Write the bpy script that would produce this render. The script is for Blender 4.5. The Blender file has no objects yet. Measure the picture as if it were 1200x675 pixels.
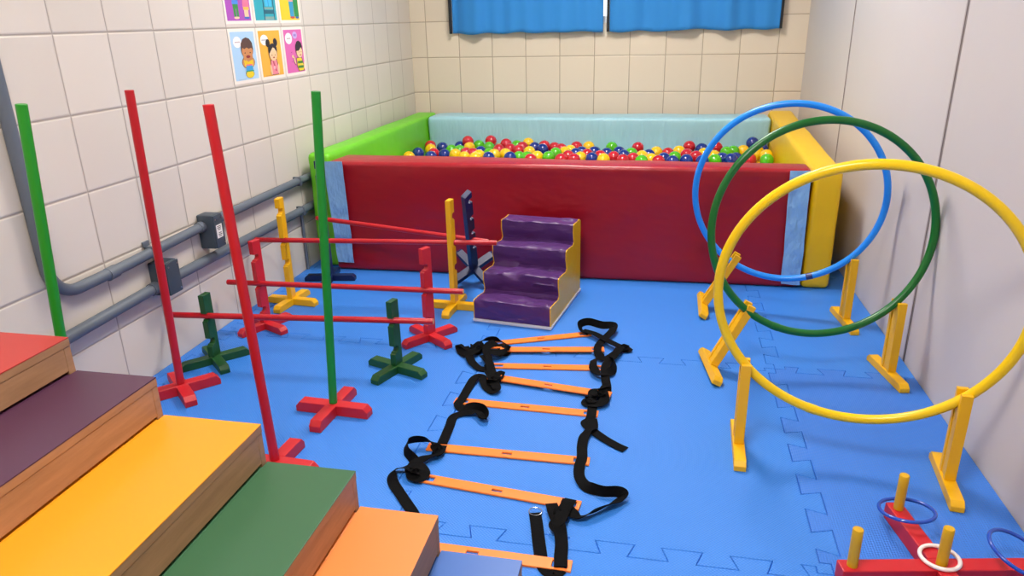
import bpy, bmesh, math, random
import numpy as np
from mathutils import Vector, Matrix, Euler
from mathutils.geometry import tessellate_polygon
random.seed(7)
S = bpy.context.scene
PI = math.pi

# ------------------------------------------------------------------ camera
FPX, YAW, PITCH, ROLL, H = 854.547, .210739, .3544318, -.0225108, 1.13
cy, sy, cp, sp = math.cos(YAW), math.sin(YAW), math.cos(PITCH), math.sin(PITCH)
fwd = Vector((-sy*cp, cy*cp, -sp)); rt = Vector((cy, sy, 0)); up = rt.cross(fwd)
cr, sr = math.cos(ROLL), math.sin(ROLL)
cam_r = cr*rt + sr*up; cam_u = -sr*rt + cr*up
cam = bpy.data.cameras.new('camera'); cam_o = bpy.data.objects.new('camera', cam)
S.collection.objects.link(cam_o)
m = Matrix((cam_r, cam_u, -fwd)).transposed().to_4x4(); m.translation = (0, 0, H)
cam_o.matrix_world = m
cam.sensor_width = 36; cam.lens = FPX*36/1200; cam.clip_start = .02
S.camera = cam_o
# ------------------------------------------------------------------ light, exposure
S.view_settings.view_transform = 'Standard'; S.view_settings.look = 'None'
S.view_settings.gamma = 1; S.view_settings.use_curve_mapping = False
S.view_settings.exposure = 0.0
LAMP = 54.0            # emission of the ceiling lamp diffusers
WORLD = 2.2
LAMPS = [(-.45, 3.15, .30), (-.45, .45, .30)]     # ceiling fixtures (x, y, half length)
LEFT, RIGHT0, RIGHT1, BACK, FRONT, CEIL = -1.69, .857, .797, 4.876, -1.6, 2.45

w = bpy.data.worlds.new('world'); S.world = w; w.use_nodes = True
w.node_tree.nodes['Background'].inputs[0].default_value = (.86, .93, 1, 1)
w.node_tree.nodes['Background'].inputs[1].default_value = WORLD

# ------------------------------------------------------------------ helpers
def lin(c):
    c = c.lstrip('#'); v = [int(c[i:i+2], 16)/255 for i in (0, 2, 4)]
    return tuple(x/12.92 if x <= .04045 else ((x+.055)/1.055)**2.4 for x in v) + (1,)

def mat(name, col, rough=.5, spec=.5, bump=None, metal=0, coat=0, sheen=0, vary=None):
    """bump = (scale, strength, distance, stretch xyz); vary = (scale, amount)"""
    M = bpy.data.materials.new(name); M.use_nodes = True
    nt = M.node_tree; b = nt.nodes['Principled BSDF']
    b.inputs['Base Color'].default_value = lin(col); b.inputs['Roughness'].default_value = rough
    b.inputs['Specular IOR Level'].default_value = spec; b.inputs['Metallic'].default_value = metal
    b.inputs['Coat Weight'].default_value = coat; b.inputs['Coat Roughness'].default_value = .08
    b.inputs['Sheen Weight'].default_value = sheen
    tc = nt.nodes.new('ShaderNodeTexCoord')
    if bump:
        mp = nt.nodes.new('ShaderNodeMapping'); mp.inputs['Scale'].default_value = bump[3] if len(bump) > 3 else (1, 1, 1)
        nt.links.new(tc.outputs['Object'], mp.inputs[0])
        n = nt.nodes.new('ShaderNodeTexNoise'); n.inputs['Scale'].default_value = bump[0]; n.inputs['Detail'].default_value = 3
        nt.links.new(mp.outputs[0], n.inputs['Vector'])
        bp = nt.nodes.new('ShaderNodeBump'); bp.inputs['Strength'].default_value = bump[1]; bp.inputs['Distance'].default_value = bump[2]
        nt.links.new(n.outputs[0], bp.inputs['Height']); nt.links.new(bp.outputs[0], b.inputs['Normal'])
    if vary:
        n = nt.nodes.new('ShaderNodeTexNoise'); n.inputs['Scale'].default_value = vary[0]; n.inputs['Detail'].default_value = 4
        nt.links.new(tc.outputs['Object'], n.inputs['Vector'])
        r = nt.nodes.new('ShaderNodeMapRange'); r.inputs['From Min'].default_value = .3; r.inputs['From Max'].default_value = .7
        r.inputs['To Min'].default_value = 1-vary[1]; r.inputs['To Max'].default_value = 1+vary[1]
        nt.links.new(n.outputs[0], r.inputs[0])
        hs = nt.nodes.new('ShaderNodeHueSaturation'); hs.inputs['Color'].default_value = lin(col)
        nt.links.new(r.outputs[0], hs.inputs['Value']); nt.links.new(hs.outputs[0], b.inputs['Base Color'])
    return M

def math_n(nt, op, a, b=None, c=None):
    n = nt.nodes.new('ShaderNodeMath'); n.operation = op
    for i, v in enumerate((a, b, c)):
        if v is None: continue
        if isinstance(v, (int, float)): n.inputs[i].default_value = v
        else: nt.links.new(v, n.inputs[i])
    return n.outputs[0]

def tile_mat(name, axis, pitch, off, zpitch, zoff, col, grout, gw=.0042):
    """square glazed wall tiles; axis 0/1 = the world axis running along the wall"""
    M = bpy.data.materials.new(name); M.use_nodes = True; nt = M.node_tree; b = nt.nodes['Principled BSDF']
    g = nt.nodes.new('ShaderNodeNewGeometry'); sx = nt.nodes.new('ShaderNodeSeparateXYZ'); nt.links.new(g.outputs['Position'], sx.inputs[0])
    def dist(o, p, of):
        t = math_n(nt, 'DIVIDE', math_n(nt, 'SUBTRACT', o, of), p)
        f = math_n(nt, 'FRACT', t)
        d = math_n(nt, 'MULTIPLY', math_n(nt, 'MINIMUM', f, math_n(nt, 'SUBTRACT', 1, f)), p)
        return d, math_n(nt, 'FLOOR', t)
    du, iu = dist(sx.outputs[axis], pitch, off); dv, iv = dist(sx.outputs[2], zpitch, zoff)
    d = math_n(nt, 'MINIMUM', du, dv)
    mr = nt.nodes.new('ShaderNodeMapRange'); mr.interpolation_type = 'SMOOTHSTEP'
    mr.inputs['From Min'].default_value = gw*.35; mr.inputs['From Max'].default_value = gw*.75
    nt.links.new(d, mr.inputs[0])
    # vertical joints are thinner and paler than the bed joints
    hm = nt.nodes.new('ShaderNodeMapRange'); hm.inputs['From Min'].default_value = gw*1.2; hm.inputs['From Max'].default_value = gw*.6
    nt.links.new(dv, hm.inputs[0])
    wn = nt.nodes.new('ShaderNodeTexWhiteNoise'); wn.noise_dimensions = '2D'
    cb = nt.nodes.new('ShaderNodeCombineXYZ'); nt.links.new(iu, cb.inputs[0]); nt.links.new(iv, cb.inputs[1]); nt.links.new(cb.outputs[0], wn.inputs['Vector'])
    v = nt.nodes.new('ShaderNodeMapRange'); v.inputs['To Min'].default_value = .955; v.inputs['To Max'].default_value = 1.02; nt.links.new(wn.outputs[0], v.inputs[0])
    hs = nt.nodes.new('ShaderNodeHueSaturation'); hs.inputs['Color'].default_value = lin(col); nt.links.new(v.outputs[0], hs.inputs['Value'])
    mx = nt.nodes.new('ShaderNodeMixRGB'); mx.inputs[1].default_value = lin(grout); nt.links.new(hs.outputs[0], mx.inputs[2]); nt.links.new(mr.outputs[0], mx.inputs[0])
    nt.links.new(mx.outputs[0], b.inputs['Base Color'])
    b.inputs['Roughness'].default_value = .33; b.inputs['Specular IOR Level'].default_value = .35
    h = nt.nodes.new('ShaderNodeMapRange'); h.interpolation_type = 'SMOOTHSTEP'; h.inputs['From Min'].default_value = 0; h.inputs['From Max'].default_value = .007
    nt.links.new(d, h.inputs[0])
    tc = nt.nodes.new('ShaderNodeTexCoord'); no = nt.nodes.new('ShaderNodeTexNoise'); no.inputs['Scale'].default_value = 9
    nt.links.new(tc.outputs['Object'], no.inputs['Vector'])
    hh = math_n(nt, 'ADD', h.outputs[0], math_n(nt, 'MULTIPLY', no.outputs[0], .5))
    bp = nt.nodes.new('ShaderNodeBump'); bp.inputs['Strength'].default_value = .6; bp.inputs['Distance'].default_value = .003
    nt.links.new(hh, bp.inputs['Height']); nt.links.new(bp.outputs[0], b.inputs['Normal'])
    return M

def foam_mat(name, col, ang, rough=.42):
    """EVA play mat: fine embossed grain"""
    M = bpy.data.materials.new(name); M.use_nodes = True; nt = M.node_tree; b = nt.nodes['Principled BSDF']
    g = nt.nodes.new('ShaderNodeNewGeometry'); mp = nt.nodes.new('ShaderNodeMapping'); mp.inputs['Rotation'].default_value = (0, 0, ang)
    nt.links.new(g.outputs['Position'], mp.inputs[0])
    sx = nt.nodes.new('ShaderNodeSeparateXYZ'); nt.links.new(mp.outputs[0], sx.inputs[0])
    K = 2*PI/.0085
    a = math_n(nt, 'SINE', math_n(nt, 'MULTIPLY', sx.outputs[0], K)); c = math_n(nt, 'SINE', math_n(nt, 'MULTIPLY', sx.outputs[1], K*1.0))
    ht = math_n(nt, 'MULTIPLY', a, c)
    n = nt.nodes.new('ShaderNodeTexNoise'); n.inputs['Scale'].default_value = 3.0; n.inputs['Detail'].default_value = 2; nt.links.new(g.outputs['Position'], n.inputs['Vector'])
    bp = nt.nodes.new('ShaderNodeBump'); bp.inputs['Strength'].default_value = .55; bp.inputs['Distance'].default_value = .0011
    nt.links.new(ht, bp.inputs['Height'])
    b2 = nt.nodes.new('ShaderNodeBump'); b2.inputs['Strength'].default_value = .1; b2.inputs['Distance'].default_value = .02
    nt.links.new(n.outputs[0], b2.inputs['Height']); nt.links.new(bp.outputs[0], b2.inputs['Normal']); nt.links.new(b2.outputs[0], b.inputs['Normal'])
    hs = nt.nodes.new('ShaderNodeHueSaturation'); hs.inputs['Color'].default_value = lin(col)
    r = nt.nodes.new('ShaderNodeMapRange'); r.inputs['From Min'].default_value = -1; r.inputs['To Min'].default_value = .95; r.inputs['To Max'].default_value = 1.05
    nt.links.new(ht, r.inputs[0]); nt.links.new(r.outputs[0], hs.inputs['Value']); nt.links.new(hs.outputs[0], b.inputs['Base Color'])
    b.inputs['Roughness'].default_value = rough; b.inputs['Specular IOR Level'].default_value = .5
    return M

def wood_mat(name, col, dark):
    M = bpy.data.materials.new(name); M.use_nodes = True; nt = M.node_tree; b = nt.nodes['Principled BSDF']
    tc = nt.nodes.new('ShaderNodeTexCoord'); mp = nt.nodes.new('ShaderNodeMapping'); mp.inputs['Scale'].default_value = (5, 1, 9)
    nt.links.new(tc.outputs['Object'], mp.inputs[0])
    n = nt.nodes.new('ShaderNodeTexNoise'); n.inputs['Scale'].default_value = 6; n.inputs['Detail'].default_value = 8; n.inputs['Roughness'].default_value = .65
    nt.links.new(mp.outputs[0], n.inputs['Vector'])
    cr_ = nt.nodes.new('ShaderNodeValToRGB'); cr_.color_ramp.elements[0].position = .3; cr_.color_ramp.elements[0].color = lin(dark)
    cr_.color_ramp.elements[1].position = .68; cr_.color_ramp.elements[1].color = lin(col)
    nt.links.new(n.outputs[0], cr_.inputs[0]); nt.links.new(cr_.outputs[0], b.inputs['Base Color'])
    b.inputs['Roughness'].default_value = .55
    return M

C = S.collection
def link(name, bm, ms, parent=None, smooth=False):
    me = bpy.data.meshes.new(name); bm.normal_update(); bm.to_mesh(me); bm.free()
    for x in (ms if isinstance(ms, (list, tuple)) else [ms]): me.materials.append(x)
    if smooth:
        me.polygons.foreach_set('use_smooth', [True]*len(me.polygons))
        me.set_sharp_from_angle(angle=math.radians(40))
    o = bpy.data.objects.new(name, me); C.objects.link(o)
    if parent: o.parent = parent
    return o

def tag(o, label, cat, group=None):
    o['label'] = label; o['category'] = cat
    if group: o['group'] = group
    return o

def thing(name, label, cat, loc=(0, 0, 0), rz=0, group=None):
    o = bpy.data.objects.new(name, None); C.objects.link(o); o.empty_display_size = .05
    o.location = loc; o.rotation_euler = (0, 0, rz)
    return tag(o, label, cat, group)

def struct(name, bm, ms, parent=None, smooth=False):
    o = link(name, bm, ms, parent, smooth)
    if not parent: o['kind'] = 'structure'
    return o

def merge(bm, t, mi=0, M=None):
    if M is not None: bmesh.ops.transform(t, matrix=M, verts=t.verts)
    if mi:
        for f in t.faces: f.material_index = mi
    me = bpy.data.meshes.new('tmp'); t.to_mesh(me); t.free(); bm.from_mesh(me); bpy.data.meshes.remove(me)

def box(bm, c, s, bev=.002, rz=0, mi=0, M=None, seg=2):
    t = bmesh.new(); bmesh.ops.create_cube(t, size=1); bmesh.ops.scale(t, vec=s, verts=t.verts)
    if bev: bmesh.ops.bevel(t, geom=t.edges[:], offset=bev, segments=seg, profile=.6, affect='EDGES')
    X = Matrix.Translation(c) @ Matrix.Rotation(rz, 4, 'Z')
    merge(bm, t, mi, (M @ X) if M is not None else X)

def prism(bm, pts, z0, z1, bev=0, mi=0, M=None):
    """pts: 2D outline in local xy, extruded z0..z1, then transformed by M"""
    t = bmesh.new(); vs = [t.verts.new((x, y, z0)) for x, y in pts]; f = t.faces.new(vs)
    r = bmesh.ops.extrude_face_region(t, geom=[f]); bmesh.ops.translate(t, vec=(0, 0, z1-z0), verts=[v for v in r['geom'] if isinstance(v, bmesh.types.BMVert)])
    bmesh.ops.recalc_face_normals(t, faces=t.faces)
    if bev: bmesh.ops.bevel(t, geom=[e for e in t.edges if len(e.link_faces) == 2 and e.calc_face_angle(0) > .5], offset=bev, segments=1, affect='EDGES')
    merge(bm, t, mi, M)

def tube(bm, pts, r, n=14, mi=0, closed=False, cap=True):
    P = [Vector(p) for p in pts]; N = len(P); rings = []; prev = None
    for i, p in enumerate(P):
        a = P[(i-1) % N] if (closed or i > 0) else p; b = P[(i+1) % N] if (closed or i < N-1) else p
        d = (b-a).normalized()
        if prev is None:
            u = d.orthogonal().normalized()
        else:
            u = (prev - d*prev.dot(d)).normalized()
        prev = u; v = d.cross(u)
        rr = r[i] if isinstance(r, (list, tuple)) else r
        rings.append([bm.verts.new(p + (u*math.cos(2*PI*k/n) + v*math.sin(2*PI*k/n))*rr) for k in range(n)])
    for i in range(N if closed else N-1):
        A, B = rings[i], rings[(i+1) % N]
        sh = 0
        if closed and i == N-1:
            sh = min(range(n), key=lambda s: (B[s].co-A[0].co).length)
        for k in range(n):
            f = bm.faces.new((A[k], A[(k+1) % n], B[(k+1+sh) % n], B[(k+sh) % n])); f.material_index = mi
    if cap and not closed:
        f = bm.faces.new(rings[0][::-1]); f.material_index = mi; f = bm.faces.new(rings[-1]); f.material_index = mi

def crom(P, n=8):
    P = [np.array(p, float) for p in P]; Q = [2*P[0]-P[1]] + P + [2*P[-1]-P[-2]]; out = []
    for i in range(1, len(Q)-2):
        a, b, c, d = Q[i-1:i+3]
        for k in range(n):
            t = k/n; out.append(.5*((2*b)+(c-a)*t+(2*a-5*b+4*c-d)*t*t+(3*b-a-3*c+d)*t**3))
    out.append(P[-1]); return out

def at(px, py, z=0.0):
    """point of the horizontal plane z seen at photo pixel (px, py)"""
    d = cam_r*((px-600)/FPX) + cam_u*(-(py-337.5)/FPX) + fwd
    t = (z-H)/d.z; return Vector((d.x*t, d.y*t, z))
def at_y(px, py, y):
    d = cam_r*((px-600)/FPX) + cam_u*(-(py-337.5)/FPX) + fwd
    t = y/d.y; return Vector((d.x*t, y, d.z*t+H))

# ------------------------------------------------------------------ materials
M = dict(
    tileL=tile_mat('left_wall_tiles', 1, .2163, 1.849, .2245, -.007, 'd8d0c6', 'aca298'),
    tileB=tile_mat('back_wall_tiles', 0, .2222, -1.584, .2236, -.001, 'dccfbc', 'ac9c88'),
    panel=mat('right_wall_panel', 'c9c2bf', .48, .4, bump=(2.2, .12, .02), vary=(1.5, .02)),
    seam=mat('panel_joint_profile', 'a79d9a', .45),
    seamline=mat('panel_joint_groove', '7c716e', .6),
    plaster=mat('ceiling_plaster', 'e6e2da', .9, .2, bump=(40, .2, .002)),
    rearwall=mat('rear_wall_paint', 'd8ccc0', .8, .3, bump=(30, .2, .002)),
    slab=mat('concrete_floor', '7a7a78', .9, .2, bump=(30, .3, .003)),
    mat=foam_mat('blue_foam', '347fdc', 0),
    mat2=foam_mat('blue_foam_sheen_tint', '3577d6', .78),  # same blue foam, weaker sheen of the turned grain put into a darker tint
    red=mat('red_paint', 'c01a24', .42, .5, bump=(25, .25, .002, (1, 1, .2))),
    redrod=mat('red_rod_paint', 'b8141f', .38),
    dgreen=mat('dark_green_paint', '124a1c', .45, .5, bump=(25, .25, .002, (1, 1, .2))),
    pole_green=mat('green_pole_paint', '0d8426', .4),
    green_tip=mat('pale_green_pole_paint', '1e8c1e', .4),
    yellow=mat('yellow_paint', 'eab005', .42, .5, bump=(25, .3, .002, (1, 1, .2))),
    navy=mat('navy_paint', '0b1a4c', .42, .5, bump=(25, .2, .002)),
    vred=mat('red_vinyl', '98081a', .34, .5, bump=(4.5, .5, .03, (.7, 1, 1.3))),
    vgreen=mat('lime_vinyl', '6cc81e', .4, .5, bump=(4, .3, .02)),
    vblue=mat('light_blue_vinyl', '9ccbd8', .42, .5, bump=(4, .6, .03, (3.5, 1, .8))),
    flap=mat('blue_flap_fabric', '84b6e6', .45, .4, bump=(10, 1.0, .03, (2, 2, 1))),
    vyellow=mat('yellow_vinyl', 'ecbe04', .4, .5, bump=(4, .35, .02)),
    purple=mat('purple_vinyl', '4e2a66', .40, .45, bump=(6, .7, .03, (1, 1.2, 2.0))),
    stair_yellow=mat('yellow_side_vinyl', 'e8b60a', .38, .5, bump=(7, .5, .02, (1, 1, 1))),
    white_vinyl=mat('white_vinyl', 'cfcfd6', .45),
    strap=mat('black_webbing', '030304', .8, .12, bump=(260, .4, .002, (1, 1, 1))),
    rung=mat('orange_plastic', 'ff8430', .42, .4),
    steel=mat('steel_ring', 'b8b8bc', .25, metal=1),
    conduit=mat('grey_conduit_paint', '5f6873', .45, .5, bump=(12, .15, .003)),
    cbox=mat('dark_grey_box_paint', '3f4a54', .45, .5, bump=(20, .3, .003)),
    hblue=mat('blue_hoop_plastic', '1c8cf0', .28), hgreen=mat('green_hoop_plastic', '036420', .3), hyellow=mat('yellow_hoop_plastic', 'f2c806', .3),
    tape=mat('dark_blue_tape', '16286c', .3),
    peg=mat('peg_yellow', 'd0a008', .4, .5, bump=(60, .2, .001)),
    ring_blue=mat('ring_blue', '1c4ab4', .2, coat=.4), ring_white=mat('ring_white', 'f0e4e0', .3),
    ply=wood_mat('mdf_edge', 'b08560', '96704e'),
    curtain=mat('blue_curtain', '2e86d2', .7, .3, bump=(300, .3, .001), sheen=.2), hem=mat('black_curtain_edge', '15161c', .7),
    frame=mat('window_frame_paint', 'd8d8d4', .4), paper=mat('poster_paper', 'efe6dc', .55),
    woodend=mat('bare_wood_end', 'c8a070', .6), label=mat('white_label', 'e8e6e2', .5), ink=mat('label_ink', '5a5350', .6),
    fixture=mat('white_fixture', 'e8e8e6', .4), screw=mat('screw_metal', 'b8b8b8', .3, metal=1),
)
def glass_mat():
    g = bpy.data.materials.new('window_glass'); g.use_nodes = True; b = g.node_tree.nodes['Principled BSDF']
    b.inputs['Transmission Weight'].default_value = 1; b.inputs['Roughness'].default_value = .02; b.inputs['IOR'].default_value = 1.45
    return g
M['glass'] = glass_mat()
def emit(name, col, s):
    g = bpy.data.materials.new(name); g.use_nodes = True; b = g.node_tree.nodes['Principled BSDF']
    b.inputs['Emission Color'].default_value = lin(col); b.inputs['Emission Strength'].default_value = s; b.inputs['Base Color'].default_value = lin(col)
    return g
M['tubelight'] = emit('lit_diffuser', 'fff8f1', LAMP)
tops = dict(red='ac342e', purple='4c2c42', yellow='e0901c', green='365f40', orange='de8040', blue='3462ac')
for k, c in tops.items(): M['top_'+k] = mat(k+'_laminate', c, .38, .4, vary=(2, .015))
for k, c in dict(R='c01424', Y='f0c010', B='0e2c80', G='52b814').items(): M['ball'+k] = mat({'R': 'red', 'Y': 'yellow', 'B': 'blue', 'G': 'green'}[k]+'_ball_plastic', c, .1, .5, coat=.5)

# ------------------------------------------------------------------ room shell
def quadbox(name, x0, x1, y0, y1, z0, z1, m_):
    bm = bmesh.new(); box(bm, ((x0+x1)/2, (y0+y1)/2, (z0+z1)/2), (x1-x0, y1-y0, z1-z0), 0); return struct(name, bm, m_)
quadbox('floor', LEFT-.1, 1.0, FRONT-.1, BACK+.1, -.1, -.016, M['slab'])
quadbox('ceiling', LEFT-.1, 1.0, FRONT-.1, BACK+.1, CEIL, CEIL+.1, M['plaster'])
quadbox('wall_left', LEFT-.1, LEFT, FRONT-.1, BACK+.1, -.016, CEIL, M['tileL'])
quadbox('wall_front', LEFT, .9, FRONT-.1, FRONT, -.016, CEIL, M['rearwall'])
WX0, WX1, WZ0, WZ1 = -1.36, .60, 1.09, 2.0
bm = bmesh.new()
for x0, x1, z0, z1 in ((LEFT, WX0, -.016, CEIL), (WX1, .87, -.016, CEIL), (WX0, WX1, -.016, WZ0), (WX0, WX1, WZ1, CEIL)):
    box(bm, ((x0+x1)/2, BACK+.05, (z0+z1)/2), (x1-x0, .1, z1-z0), 0)
struct('wall_back', bm, M['tileB'])
# right wall: partition panels, slightly out of square
def rx(y): return RIGHT0 + (RIGHT1-RIGHT0)*(y-1.3)/(BACK-1.3)
bm = bmesh.new()
prism(bm, [(rx(FRONT), FRONT), (rx(BACK), BACK), (rx(BACK)+.08, BACK), (rx(FRONT)+.08, FRONT)], -.016, CEIL)
struct('wall_right', bm, M['panel'])
for i, y in enumerate((1.17, 2.48, 3.79)):
    bm = bmesh.new()
    a = math.atan2(RIGHT1-RIGHT0, BACK-1.3)
    wdt = .020 if y < 3 else .010
    box(bm, (rx(y)-.0012, y, CEIL/2), (.0024, wdt, CEIL), .0008, rz=-a)
    box(bm, (rx(y)-.0022, y-wdt*.3, CEIL/2), (.0046, .0025, CEIL), 0, rz=-a, mi=1)
    struct('trim_%d' % (i+1), bm, [M['seam'], M['seamline']])
# window behind the curtains
bm = bmesh.new()
for c, s in ((((WX0+WX1)/2, BACK+.05, WZ0+.02), (WX1-WX0, .06, .04)), (((WX0+WX1)/2, BACK+.05, WZ1-.02), (WX1-WX0, .06, .04)),
             ((WX0+.02, BACK+.05, 1.545), (.04, .06, .91)), ((WX1-.02, BACK+.05, 1.545), (.04, .06, .91)), ((-.385, BACK+.05, 1.545), (.03, .05, .91))):
    box(bm, c, s, .003)
wf = struct('window_1', bm, M['frame'])
bm = bmesh.new(); box(bm, ((WX0+WX1)/2, BACK+.05, 1.545), (WX1-WX0-.06, .006, .85), 0)
link('window_pane', bm, M['glass'], wf)

# ------------------------------------------------------------------ foam mats with jigsaw edges
XS = [-1.634, -.617, .400]; YS = [1.356, 2.345, 3.334, 4.323]
Y_START = .37; RIM = .0016
def seam_path(t0, t1, per, phase, first_sign, half, lo_ok=True):
    """(t, offset) pairs from t0 to t1 along a dovetailed joint"""
    hp = per/2; d = .0075
    if t1-t0 < .12: return [(t0, 0), (t1, 0)]
    mg = .034; k = math.ceil((t0+mg+.012-phase)/hp); s = first_sign*(1 if k % 2 == 0 else -1)
    cur = -s; out = [(t0, 0), (t0+mg, 0), (t0+mg, cur*half)]
    while phase+k*hp < t1-mg-.012:
        tb = phase+k*hp
        out.append((tb+d, cur*half)); cur = -cur; out.append((tb-d, cur*half)); k += 1
    out += [(t1-mg, cur*half), (t1-mg, 0), (t1, 0)]; return out
VS = {XS[0]: (.15, .02, 1), XS[1]: (.15, 1.775, -1), XS[2]: (.1456, 1.50, -1)}
HS = {YS[0]: (.1494, .045, 1), YS[1]: (.149, -.05, 1), YS[2]: (.15, .02, 1), YS[3]: (.15, .04, 1)}
def vedge(x, y0, y1):
    if x not in VS: return [(x, y0), (x, y1)]
    p = VS[x]; return [(x+o, t) for t, o in seam_path(y0, y1, p[0], p[1], p[2], .024)]
def hedge(y, x0, x1):
    if y not in HS: return [(x0, y), (x1, y)]
    p = HS[y]; return [(t, y+o) for t, o in seam_path(x0, x1, p[0], p[1], p[2], .021)]
xb = [LEFT+.001]+XS+['R']; yb = [Y_START]+YS+[BACK-.001]
colname = ['thin strip', 'left column', 'middle column', 'column by panel wall']
rowname = ['nearest the camera', 'second row', 'row in front of the pit', 'row under the ball pit', 'last row under the pit back']
for i in range(4):
    for j in range(5):
        x0 = xb[i]; y0, y1 = yb[j], yb[j+1]
        left = vedge(x0, y0, y1)
        if i == 3: right = [(rx(y0)-.0015, y0), (rx(y1)-.0015, y1)]
        else: right = vedge(xb[i+1], y0, y1)
        bot = hedge(y0, x0, right[0][0] if i == 3 else xb[i+1]); top = hedge(y1, x0, right[-1][0] if i == 3 else xb[i+1])
        if i == 0 and j in (0,): pass
        ring = bot[:-1] + right[:-1] + top[::-1][:-1] + left[::-1][:-1]
        # drop near-duplicates
        R_ = []
        for q in ring:
            if not R_ or math.dist(q, R_[-1]) > 1e-4: R_.append(q)
        if i == 0:   # narrow cut strip by the wall keeps its width
            R_ = [(max(a, LEFT+.001), b) for a, b in R_]
        area = sum(p[0]*q[1]-q[0]*p[1] for p, q in zip(R_, R_[1:]+R_[:1]))
        if area < 0: R_ = R_[::-1]
        bm = bmesh.new(); n = len(R_); inn = []
        for k in range(n):          # mitred inward offset of the outline: a rounded-down rim
            p0, p1, p2 = Vector(R_[k-1]), Vector(R_[k]), Vector(R_[(k+1) % n])
            d1, d2 = (p1-p0).normalized(), (p2-p1).normalized(); n1, n2 = Vector((-d1.y, d1.x)), Vector((-d2.y, d2.x))
            mt = (n1+n2)
            if mt.length < .3: mt = n1*1.0
            else: mt = mt.normalized()/max(.5, mt.normalized().dot(n1))
            inn.append(p1+mt*RIM)
        vo = [bm.verts.new((a_, b_, -.0045)) for a_, b_ in R_]; vi = [bm.verts.new((q.x, q.y, 0)) for q in inn]; vb = [bm.verts.new((a_, b_, -.0159)) for a_, b_ in R_]
        for k in range(n):
            k2 = (k+1) % n; bm.faces.new((vo[k], vo[k2], vi[k2], vi[k])); bm.faces.new((vb[k], vb[k2], vo[k2], vo[k]))
        for tri in tessellate_polygon([[Vector((q.x, q.y, 0)) for q in inn]]):
            f = bm.faces.new([vi[q] for q in tri]); f.normal_update()
            if f.normal.z < 0: f.normal_flip()
        o = link('foam_floor_mat', bm, M['mat2'] if (i == 3 and j < 2) else M['mat'])
        tag(o, ('blue (weaker sheen tinted in)' if (i == 3 and j < 2) else 'blue')+' interlocking foam mat, '+colname[i]+(' by the left wall, ' if i == 0 else ', ')+rowname[j], 'floor mat', 'interlocking foam mats on the floor')

# ------------------------------------------------------------------ conduits and junction boxes on the left wall
CX = LEFT+.0195; CR = .0175
def arc_path():
    P = [(CX, 1.617, CEIL-.002), (CX, 1.617, .52)]
    for k in range(1, 10):
        a = PI/2*k/9; P.append((CX, 1.617+.095*(1-math.cos(a)), .507-.095*math.sin(a)))
    return P+[(CX, 1.90, .414), (CX, 2.2, .424), (CX, 2.33, .4285)]
t = thing('electrical_conduit', 'upper grey conduit bending from vertical to horizontal on the left wall', 'conduit', group=None)
bm = bmesh.new(); tube(bm, arc_path(), CR, 16); link('pipe', bm, M['conduit'], t, True)
bm = bmesh.new(); tube(bm, [(CX, 1.83, .411), (CX, 1.87, .4125)], CR+.003, 16); link('coupling', bm, M['conduit'], t, True)
bm = bmesh.new(); tube(bm, [(CX, 2.306, .4275), (CX, 2.330, .4285)], CR+.0028, 16); link('coupling', bm, M['conduit'], t, True)
bm = bmesh.new(); box(bm, (LEFT+.004, 2.04, .448), (.008, .03, .018), .002); box(bm, (CX, 2.04, .419), (.041, .016, .041), .006); link('clamp', bm, M['conduit'], t, True)
t = thing('electrical_conduit', 'upper grey conduit from the labelled junction box to the ball pit', 'conduit')
bm = bmesh.new(); tube(bm, [(CX, 2.389, .431), (CX, 3.085, .438), (CX, 3.30, .438)], CR, 16); link('pipe', bm, M['conduit'], t, True)
bm = bmesh.new(); box(bm, (CX, 3.085, .438), (.041, .014, .043), .006); link('clamp', bm, M['conduit'], t, True)
t = thing('electrical_conduit', 'lower grey conduit between the wooden steps and the lower junction box', 'conduit')
bm = bmesh.new(); tube(bm, [(CX, .6, .285), (CX, 1.63, .287), (CX, 2.03, .298)], CR+.001, 16); link('pipe', bm, M['conduit'], t, True)
bm = bmesh.new(); tube(bm, [(CX, 2.003, .2972), (CX, 2.030, .298)], CR+.004, 16); link('coupling', bm, M['conduit'], t, True)
t = thing('electrical_conduit', 'lower grey conduit from the plain junction box to the ball pit', 'conduit')
bm = bmesh.new(); tube(bm, [(CX, 2.101, .300), (CX, 3.09, .297), (CX, 3.30, .297)], CR+.001, 16); link('pipe', bm, M['conduit'], t, True)
bm = bmesh.new(); box(bm, (CX, 3.085, .297), (.042, .014, .045), .006); link('clamp', bm, M['conduit'], t, True)
bm = bmesh.new(); tube(bm, [(LEFT+.0085, 3.105, .0003), (LEFT+.0085, 3.105, .275)], .008, 10)
tag(link('vertical_conduit', bm, M['conduit'], None, True), 'thin grey vertical conduit behind the green end of the ball pit', 'conduit')
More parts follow.
